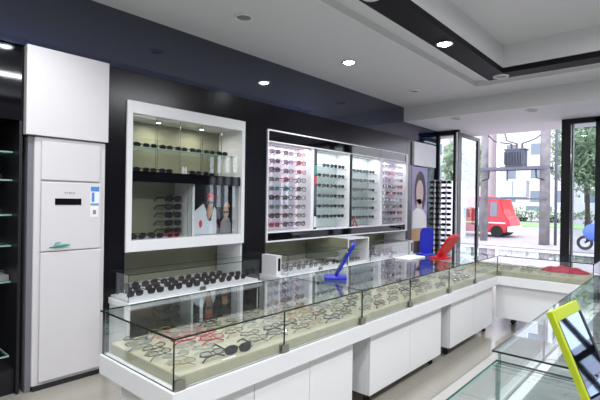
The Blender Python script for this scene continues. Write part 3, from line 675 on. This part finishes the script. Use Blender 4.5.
# direction from the tower to the camera is the face we see
d = Vector((-tx, -ty, 0)).normalized(); s_ = Vector((-d.y, d.x, 0))
for k in (-1, 1):
    p = Vector((tx, ty, 0)) + s_*k*.095
    b = nb(); box(b, -.012, .012, -.01, .01, .42, 1.84, 0, Matrix.Translation(p)); obj('upright', b, M['white'], tw)
b = nb()
for z in (.42, 1.0, 1.6, 1.82): tube(b, [tuple(Vector((tx,ty,z))-s_*.1), tuple(Vector((tx,ty,z))+s_*.1)], .006, 6)
obj('crossbar', b, M['chrome'], tw)
rzt = math.atan2(d.y, d.x)+PI/2
for r in range(15):
    for k in (-1, 1):
        p = Vector((tx, ty, 0)) + s_*k*.095 + d*.19
        z = 1.76-r*.09
        bq = nb(); box(bq, -.02, .02, -.004, .004, z+.045, z+.057, 0, Matrix.Translation(Vector((tx,ty,0))+s_*k*.095+d*.02) @ Matrix.Rotation(rzt, 4, 'Z')); box(bq, -.004, .004, -.185, -.025, z+.027, z+.030, 0, Matrix.Translation(Vector((tx,ty,0))+s_*k*.095) @ Matrix.Rotation(rzt, 4, 'Z')); obj('price_rail', bq, M['white'], tw)
        eyewear('wrap', 'black', 'smoke', (p.x, p.y, z), rzt+0, 'black sunglasses on the tall tower, %s tier down, %s column' % (ORD[r], 'right' if k > 0 else 'left'), 'sunglasses on the tall tower', sun=True, scale=1.1)
# ------------------------------------------------------------------ right hand glass counter
RY1 = .57
rc = thing('base_cabinet', 'white cabinet under the right-hand glass case', 'cabinet', (3.2, .2, 0)); bx('body', 1.90, 4.35, -.08, .50, .06, .60, M['white'], rc, .003); bx('plinth', 1.95, 4.3, -.05, .45, 0, .06, M['dark'], rc)
bx('top_slab', 1.86, 4.40, -.12, .585, .60, .63, M['white'], rc, .003)
rc = thing('base_cabinet', 'white cabinet under the low glass case in the right foreground', 'cabinet', (1.3, .2, 0)); bx('body', .72, 1.80, -.08, .50, .06, .60, M['white'], rc, .003); bx('plinth', .75, 1.75, -.05, .45, 0, .06, M['dark'], rc)
bx('top_slab', .68, 1.835, -.12, .575, .60, .625, M['white'], rc, .003)
M['liner'] = mat('grey_lining', (.22,.24,.235), .7, noise=.25, nscale=9)
def rcase(x0, x1, zt, z0, label, joints=()):
    t = thing('glass_display_case', label, 'display case', (x0, .2, z0))
    bx('lining', x0+.03, x1-.03, -.09, RY1-.06, z0, z0+.012, M['liner'], t)
    pane('glass_side', x0+.01, x1-.01, RY1-.008, RY1, z0, zt-.008, t, 'gedgel'); pane('glass_side', x0+.01, x1-.01, -.11, -.102, z0, zt-.008, t, 'gedgel')
    pane('glass_end', x0+.01, x0+.018, -.1015, RY1-.0085, z0, zt-.008, t); pane('glass_end', x1-.018, x1-.01, -.1015, RY1-.0085, z0, zt-.008, t)
    pane('glass_top', x0, x1, -.12, RY1+(.02 if zt > .85 else .0), zt-.008, zt, t)
    lab(bx('edge_rail', x0+.01, x1-.01, RY1+.0005, RY1+.008, z0, z0+.012, M['white'], t), 'white rail')
    for x in joints: bx('glass_joint', x-.004, x+.004, RY1-.014, RY1-.0085, z0, zt-.008, M['steel'], t)
rcase(1.84, 4.38, .86, .63, 'tall glass case on the right, its top overhanging', (2.55, 3.3))
rcase(.70, 1.832, .828, .625, 'lower glass case in the right foreground, without overhang')
for i in range(9):
    fc = random.choice(['black','gunmetal','silver'])
    eyewear('slim', fc, 'clear', (2.0+i*.24, .17+.12*(i % 3), .6425), random.uniform(-.5,.5), '%s glasses in the tall right-hand case, %s along' % (FADJ[fc], ORD[i]), 'glasses in the right-hand case', i < 4)
# lime framed mirror panel leaning on the low right case
th, ph, w, h = -.097, .397, .246, .312
wd = Vector((math.cos(th), math.sin(th), 0)); n = Vector((-wd.y, wd.x, 0)); hd = n*math.sin(ph)+Vector((0,0,1))*math.cos(ph); nn = wd.cross(hd)
R = Matrix((wd, nn, hd)).transposed().to_4x4(); R.translation = Vector((1.488, .206, .830))
lm = thing('framed_mirror', 'lime-framed leaning mirror standing on the low right-hand glass case', 'mirror', (1.6, .25, .83))
b = nb(); t_ = .018
box(b, 0, .020, 0, t_, 0, h, 0, R); box(b, .020, w, 0, t_, h-.034, h, 0, R); box(b, .020, w, 0, t_, 0, .02, 0, R)
obj('frame', b, M['lime'], lm, .002)
b = nb(); box(b, .0202, .030, -.001, t_*.5, .0202, h-.0342, 0, R); obj('inner_border', b, M['black'], lm)
b = nb(); box(b, w-.016, w, -.001, t_, .0202, h-.0342, 0, R); obj('inner_border', b, M['black'], lm)
b = nb(); box(b, .0302, w-.0162, .002, t_-.002, .0202, h-.0342, 0, R); obj('mirror_glass', b, mat('dim_mirror', (.20, .26, .36), .03, 1), lm)
b = nb(); p0 = R @ Vector((w*.6, t_, h*.3)); p1 = Vector((p0.x, p0.y+.03, .834)) ; tube(b, [tuple(p0), tuple(p1)], .005, 8); obj('prop_leg', b, M['black'], lm)
# ------------------------------------------------------------------ outside
GZ = -.12
struct(bx('sidewalk', 9.1, 16.6, -30, 40, GZ-.1, GZ, M['pave'])); struct(bx('kerb', 16.6, 16.8, -30, 40, GZ-.1, GZ+.02, M['concrete']))
struct(bx('road', 16.8, 32.5, -40, 70, GZ-.15, GZ-.02, M['road']))
o = bx('verge', 32.5, 39, -40, 70, GZ-.15, GZ+.02, M['grass']); tag(o, 'strip of mown green grass beyond the road', 'grass'); o['kind'] = 'stuff'
struct(bx('ground_far', 39, 110, -60, 110, GZ-.15, GZ, M['road']))
def crown(bm, c, r, n, s=.28):
    for i in range(n):
        d = Vector((random.gauss(0,1), random.gauss(0,1), random.gauss(0,1))).normalized()*(random.random()**.4)
        lump = 1+.25*math.sin(d.x*6+c[1])*math.cos(d.z*7)
        p = Vector(c)+Vector((d.x*r[0], d.y*r[1], d.z*r[2]))*lump
        a = Vector((random.gauss(0,1), random.gauss(0,1), random.gauss(0,1))).normalized(); b_ = a.orthogonal().normalized(); k = s*random.uniform(.6,1.3)
        bm.faces.new([bm.verts.new(p+a*k), bm.verts.new(p+b_*k*.55), bm.verts.new(p-a*k), bm.verts.new(p-b_*k*.55)])
def tree(x, y, h, r, m, label, n=6000):
    t = thing('street_tree', label, 'tree', (x, y, GZ), 'trees across the street')
    b = nb(); tube(b, [(x, y, GZ), (x+.1, y+.1, h*.35), (x-.1, y, h*.65)], .15, 8, rad=[.2,.15,.08])
    for k in range(5):
        a = k*1.3; tube(b, [(x+.05, y+.05, h*.4), (x+math.cos(a)*r*.5, y+math.sin(a)*r*.5, h*.75)], .05, 5)
    obj('trunk', b, M['bark'], t)
    b = nb(); crown(b, (x, y, h*.68), (r, r, h*.36), n, .13); obj('foliage', b, M[m], t)
tree(25, 14.4, 5.6, 1.9, 'leaf2', 'pale green tree seen through the open glass door at left')
tree(28, 10.9, 5.6, 1.3, 'leaf2', 'green tree behind the left concrete pole')
tree(30, 4.4, 6.6, 2.0, 'leaf', 'green tree seen through the window at right')
tree(24, 1.2, 6.8, 1.8, 'leaf', 'dark green tree at the right edge of the window', 5000)
# long hedge and parked car beyond the verge
b = nb(); 
for i in range(60): crown(b, (39.5, -10+i*.7, .55), (.5, .6, .6), 45, .16)
o = obj('hedge', b, M['leaf']); tag(o, 'clipped dark hedge beyond the green verge', 'hedge'); 
def car(x, y, label, m, L=4.2):
    t = thing('car', label, 'car', (x, y, GZ))
    P = [(-L/2,.35),(-L/2,.85),(-L*.36,.95),(-L*.22,1.42),(L*.2,1.45),(L*.36,.98),(L/2,.8),(L/2,.35)]
    Rm = Matrix.Translation((x+.85, y, GZ)) @ Matrix.Rotation(PI/2, 4, 'Z') @ Matrix.Translation((0,0,0))
    b = nb(); prism(b, P, 1.7, 0, Matrix.Translation((x, y, GZ)) @ Matrix.Rotation(PI/2, 4, 'Z')); obj('body', b, m, t, .05)
    b = nb(); box(b, x-.012, x-.003, y-L*.3, y+L*.18, GZ+.98, GZ+1.36); obj('window', b, M['bwin'], t)
    for sy in (-L*.31, L*.31):
        b = nb(); tube(b, [(x-.02, y+sy, GZ+.32), (x+1.72, y+sy, GZ+.32)], .32, 16); obj('wheel', b, M['tyre'], t)
car(41, 9.8, 'white car parked beyond the hedge left of the right pole', M['carw']); car(41.5, 15.2, 'white car parked beyond the hedge, mostly behind the red bus', M['carw'])
# red minibus
bt = thing('minibus', 'red minibus parked beyond the left concrete pole', 'bus', (21.5, 8.4, GZ))
yb0, yb1 = 6.35, 11.2
b = nb(); Pb = [(yb0, GZ+.2), (yb0-.25, GZ+.55), (yb0-.2, GZ+.8), (yb0-.02, GZ+1.0), (yb0+.2, GZ+1.74), (yb0+.38, GZ+1.88), (yb1, GZ+1.9), (yb1, GZ+.2)]
prism(b, [(p[0], p[1]) for p in Pb], 1.7, 0, Matrix.Translation((21.2, 0, 0)) @ Matrix(((0,-1,0,0),(1,0,0,0),(0,0,1,0),(0,0,0,1)))); obj('body', b, M['busred'], bt, .04)
for a, c in ((yb0+.32, yb0+.62), (yb0+1.7, yb0+2.6), (yb0+2.7, yb0+3.6)): bx('window', 21.185, 21.2-.002, a, c, GZ+.95, GZ+1.6, M['bwin'], bt)
bx('door', 21.18, 21.198, yb0+.7, yb0+1.2, GZ+.25, GZ+1.65, M['bwin'], bt)
lab(bx('bumper', 21.15, 22.9, yb0-.32, yb0-.15, GZ+.25, GZ+.5, M['carw'], bt, .03), 'white front bumper')
bx('stripe', 21.185, 21.198, yb0-.05, yb1, GZ+.62, GZ+.68, M['carw'], bt)
for yy in (yb0+.32, yb1-.7):
    b = nb(); tube(b, [(21.17, yy, GZ+.26), (22.9, yy, GZ+.26)], .27, 16); obj('wheel', b, M['tyre'], bt)
# pole-mounted transformer station
PX = 19.0
for y, lbl, r in ((6.50, 'left concrete pole of the transformer frame', .15), (4.22, 'right concrete pole of the transformer frame', .19)):
    b = nb(); tube(b, [(PX, y, GZ-.02), (PX, y, 9)], r, 16, rad=[r, r*.85]); 
    t = tag(obj('utility_pole', b, M['concrete']), lbl, 'pole', 'concrete utility poles')
b = nb(); tube(b, [(PX+.1, 3.86, GZ-.02), (PX+.1, 3.86, 9)], .05, 8); tag(obj('cable_conduit', b, M['tmetal']), 'thin dark conduit standing right of the right concrete pole', 'conduit')
pf = thing('transformer_platform', 'steel platform spanning the two concrete poles', 'platform', (PX-.25, 5.4, 2.6))
b = nb(); 
for xx in (PX-.32, PX+.24): box(b, xx, xx+.08, 4.0, 6.8, 2.78, 2.90)
obj('beam', b, M['tmetal'], pf); bx('deck', PX-.24, PX+.24, 4.45, 6.2, 2.84, 2.88, M['tmetal'], pf)
for y in (4.48, 6.22):
    s = 1 if y > 5.4 else -1
    b = nb(); tube(b, [(PX-.28, y, 2.78), (PX-.28, y+s*.02, 2.45), (PX-.28, y+s*.28, 2.36)], .03, 6); obj('brace', b, M['black'], pf)
tr = thing('transformer', 'grey finned electric transformer on the pole platform', 'transformer', (PX, 5.25, 2.88))
bx('tank', PX-.26, PX+.26, 4.92, 5.62, 2.905, 3.58, M['tmetal'], tr, .02)
for i in range(12):
    y = 4.96+i*.057; bx('fin', PX-.42, PX-.262, y, y+.02, 3.0, 3.5, M['tmetal'], tr)
bx('lid', PX-.30, PX+.30, 4.88, 5.66, 3.58, 3.62, M['tmetal'], tr); bx('skid', PX-.22, PX+.22, 4.85, 5.70, 2.881, 2.905, M['black'], tr)
for y in (5.05, 5.25, 5.45):
    b = nb()
    for k in range(5): disc(b, (PX, y, 3.62+k*.045), .05, .02, 12); 
    disc(b, (PX, y, 3.62), .018, .24, 10); obj('bushing', b, M['bark'], tr)
b = nb()
for y0_, y1_, zz in ((5.45, 6.4, 4.3), (5.25, 5.8, 4.6), (5.05, 4.35, 4.15)): tube(b, [(PX, y0_, 3.84), (PX, (y0_*.6+y1_*.4), 3.92), (PX, (y0_*.3+y1_*.7), 4.0), (PX, y1_, zz)], .022, 6)
tag(obj('power_cable', b, M['black']), 'black cables rising from the transformer to the poles', 'cable')
cb = thing('cable_box', 'grey metal distribution box hanging between the two poles', 'utility box', (PX, 5.33, 1.62))
bx('body', PX-.22, PX+.22, 4.82, 5.84, 1.68, 2.36, mat('box_metal', (.42,.43,.45), .6, noise=.1), cb, .01); bx('door_seam', PX-.226, PX-.221, 5.32, 5.335, 1.72, 2.32, M['tmetal'], cb)
b = nb(); box(b, PX-.3, PX-.22, 4.1, 6.6, 1.60, 1.66); box(b, PX+.2, PX+.28, 4.1, 6.6, 1.60, 1.66); box(b, PX-.22, PX+.2, 4.9, 5.76, 1.61, 1.679); obj('support_beam', b, M['tmetal'], cb)
b = nb(); tube(b, [(PX, 5.6, 2.36), (PX, 5.6, 2.84)], .03, 6); obj('conduit', b, M['tmetal'], cb)
# white block wall at left, buildings behind
tag(bx('block_wall', 19.6, 19.9, 7.6, 20, GZ-.02, 2.4, M['wallw']), 'white block wall across the pavement at left', 'wall')
def building(x, y0, y1, h, m, label, nx, nz, grp='pale buildings across the street'):
    t = thing('building', label, 'building', (x, (y0+y1)/2, GZ), grp)
    bx('wall', x, x+8, y0, y1, GZ-.05, h, m, t); bx('roof_parapet', x-.3, x+8.3, y0-.3, y1+.3, h, h+.5, m, t)
    for i in range(nx):
        for k in range(nz):
            a = y0+(y1-y0)*(i+.25)/nx; c = y0+(y1-y0)*(i+.75)/nx; z = 1.5+(h-2)*k/nz
            wn = bx('window', x-.06, x-.01, a, c, z, z+(h/nz)*.5, M['card'], t); bx('pane', x-.07, x-.061, a+.12, c-.12, z+.1, z+(h/nz)*.5-.1, M['bwin'], wn)
building(52, 19, 34, 16, M['bldg2'], 'pinkish apartment block far behind the left pole', 5, 5)
building(58, 7, 18, 19, M['bldg'], 'white multi-storey block behind the right concrete pole', 4, 6)
building(48, -8, 5.5, 14, M['bldg'], 'pale block seen through the right-hand shop window', 5, 5)
# scooter under a blue cover
sc = thing('scooter', 'parked scooter with a blue cover seen through the right window', 'scooter', (17.8, 2.2, GZ))
sx, sy = 17.8, 2.15
b = nb(); bmesh.ops.create_uvsphere(b, u_segments=20, v_segments=12, radius=1)
for v in b.verts: v.co = Vector((v.co.x*.24+sx, v.co.y*.62+sy, GZ+.62+v.co.z*(.30+.12*v.co.y)))
for f_ in b.faces: f_.smooth = True
lab(obj('cover', b, mat('blue_cover', (.10, .18, .62), .5), sc), 'blue cover')
for yy in (-.55, .55):
    b = nb(); n = 18; tube(b, [(sx, sy+yy+.2*math.cos(2*PI*k/n), GZ+.25+.2*math.sin(2*PI*k/n)) for k in range(n)], .05, 8, closed=True, up=Vector((1,0,0))); obj('wheel', b, M['tyre'], sc)
b = nb(); tube(b, [(sx, sy-.55, GZ+.25), (sx, sy-.3, GZ+.5), (sx, sy+.3, GZ+.45), (sx, sy+.55, GZ+.25)], .04, 6); tube(b, [(sx, sy+.5, GZ+.3), (sx, sy+.42, GZ+1.0)], .03, 6); tube(b, [(sx-.25, sy+.42, GZ+1.0), (sx+.25, sy+.42, GZ+1.0)], .02, 6); obj('frame', b, M['dark'], sc)
# ------------------------------------------------------------------ daylight
W = bpy.data.worlds.new('sky'); C.world = W; W.use_nodes = True; nt = W.node_tree; nt.nodes.clear()
bg = nt.nodes.new('ShaderNodeBackground'); wo = nt.nodes.new('ShaderNodeOutputWorld'); bg.inputs['Color'].default_value = (.86, .88, 1, 1); bg.inputs['Strength'].default_value = 3.4
nt.links.new(bg.outputs[0], wo.inputs[0])
try:
    C.cycles.transparent_max_bounces = 40; C.cycles.max_bounces = 10; C.cycles.glossy_bounces = 5; C.cycles.sample_clamp_indirect = 6
except Exception: pass
vs_ = C.view_settings; vs_.view_transform = 'Standard'; vs_.look = 'None'; vs_.gamma = 1; vs_.use_curve_mapping = False; vs_.exposure = .22
for o_ in bpy.data.objects:
    if o_.get('label') and not o_.parent and len(str(o_['label']).split()) > 15: print('LONG', o_['label'])
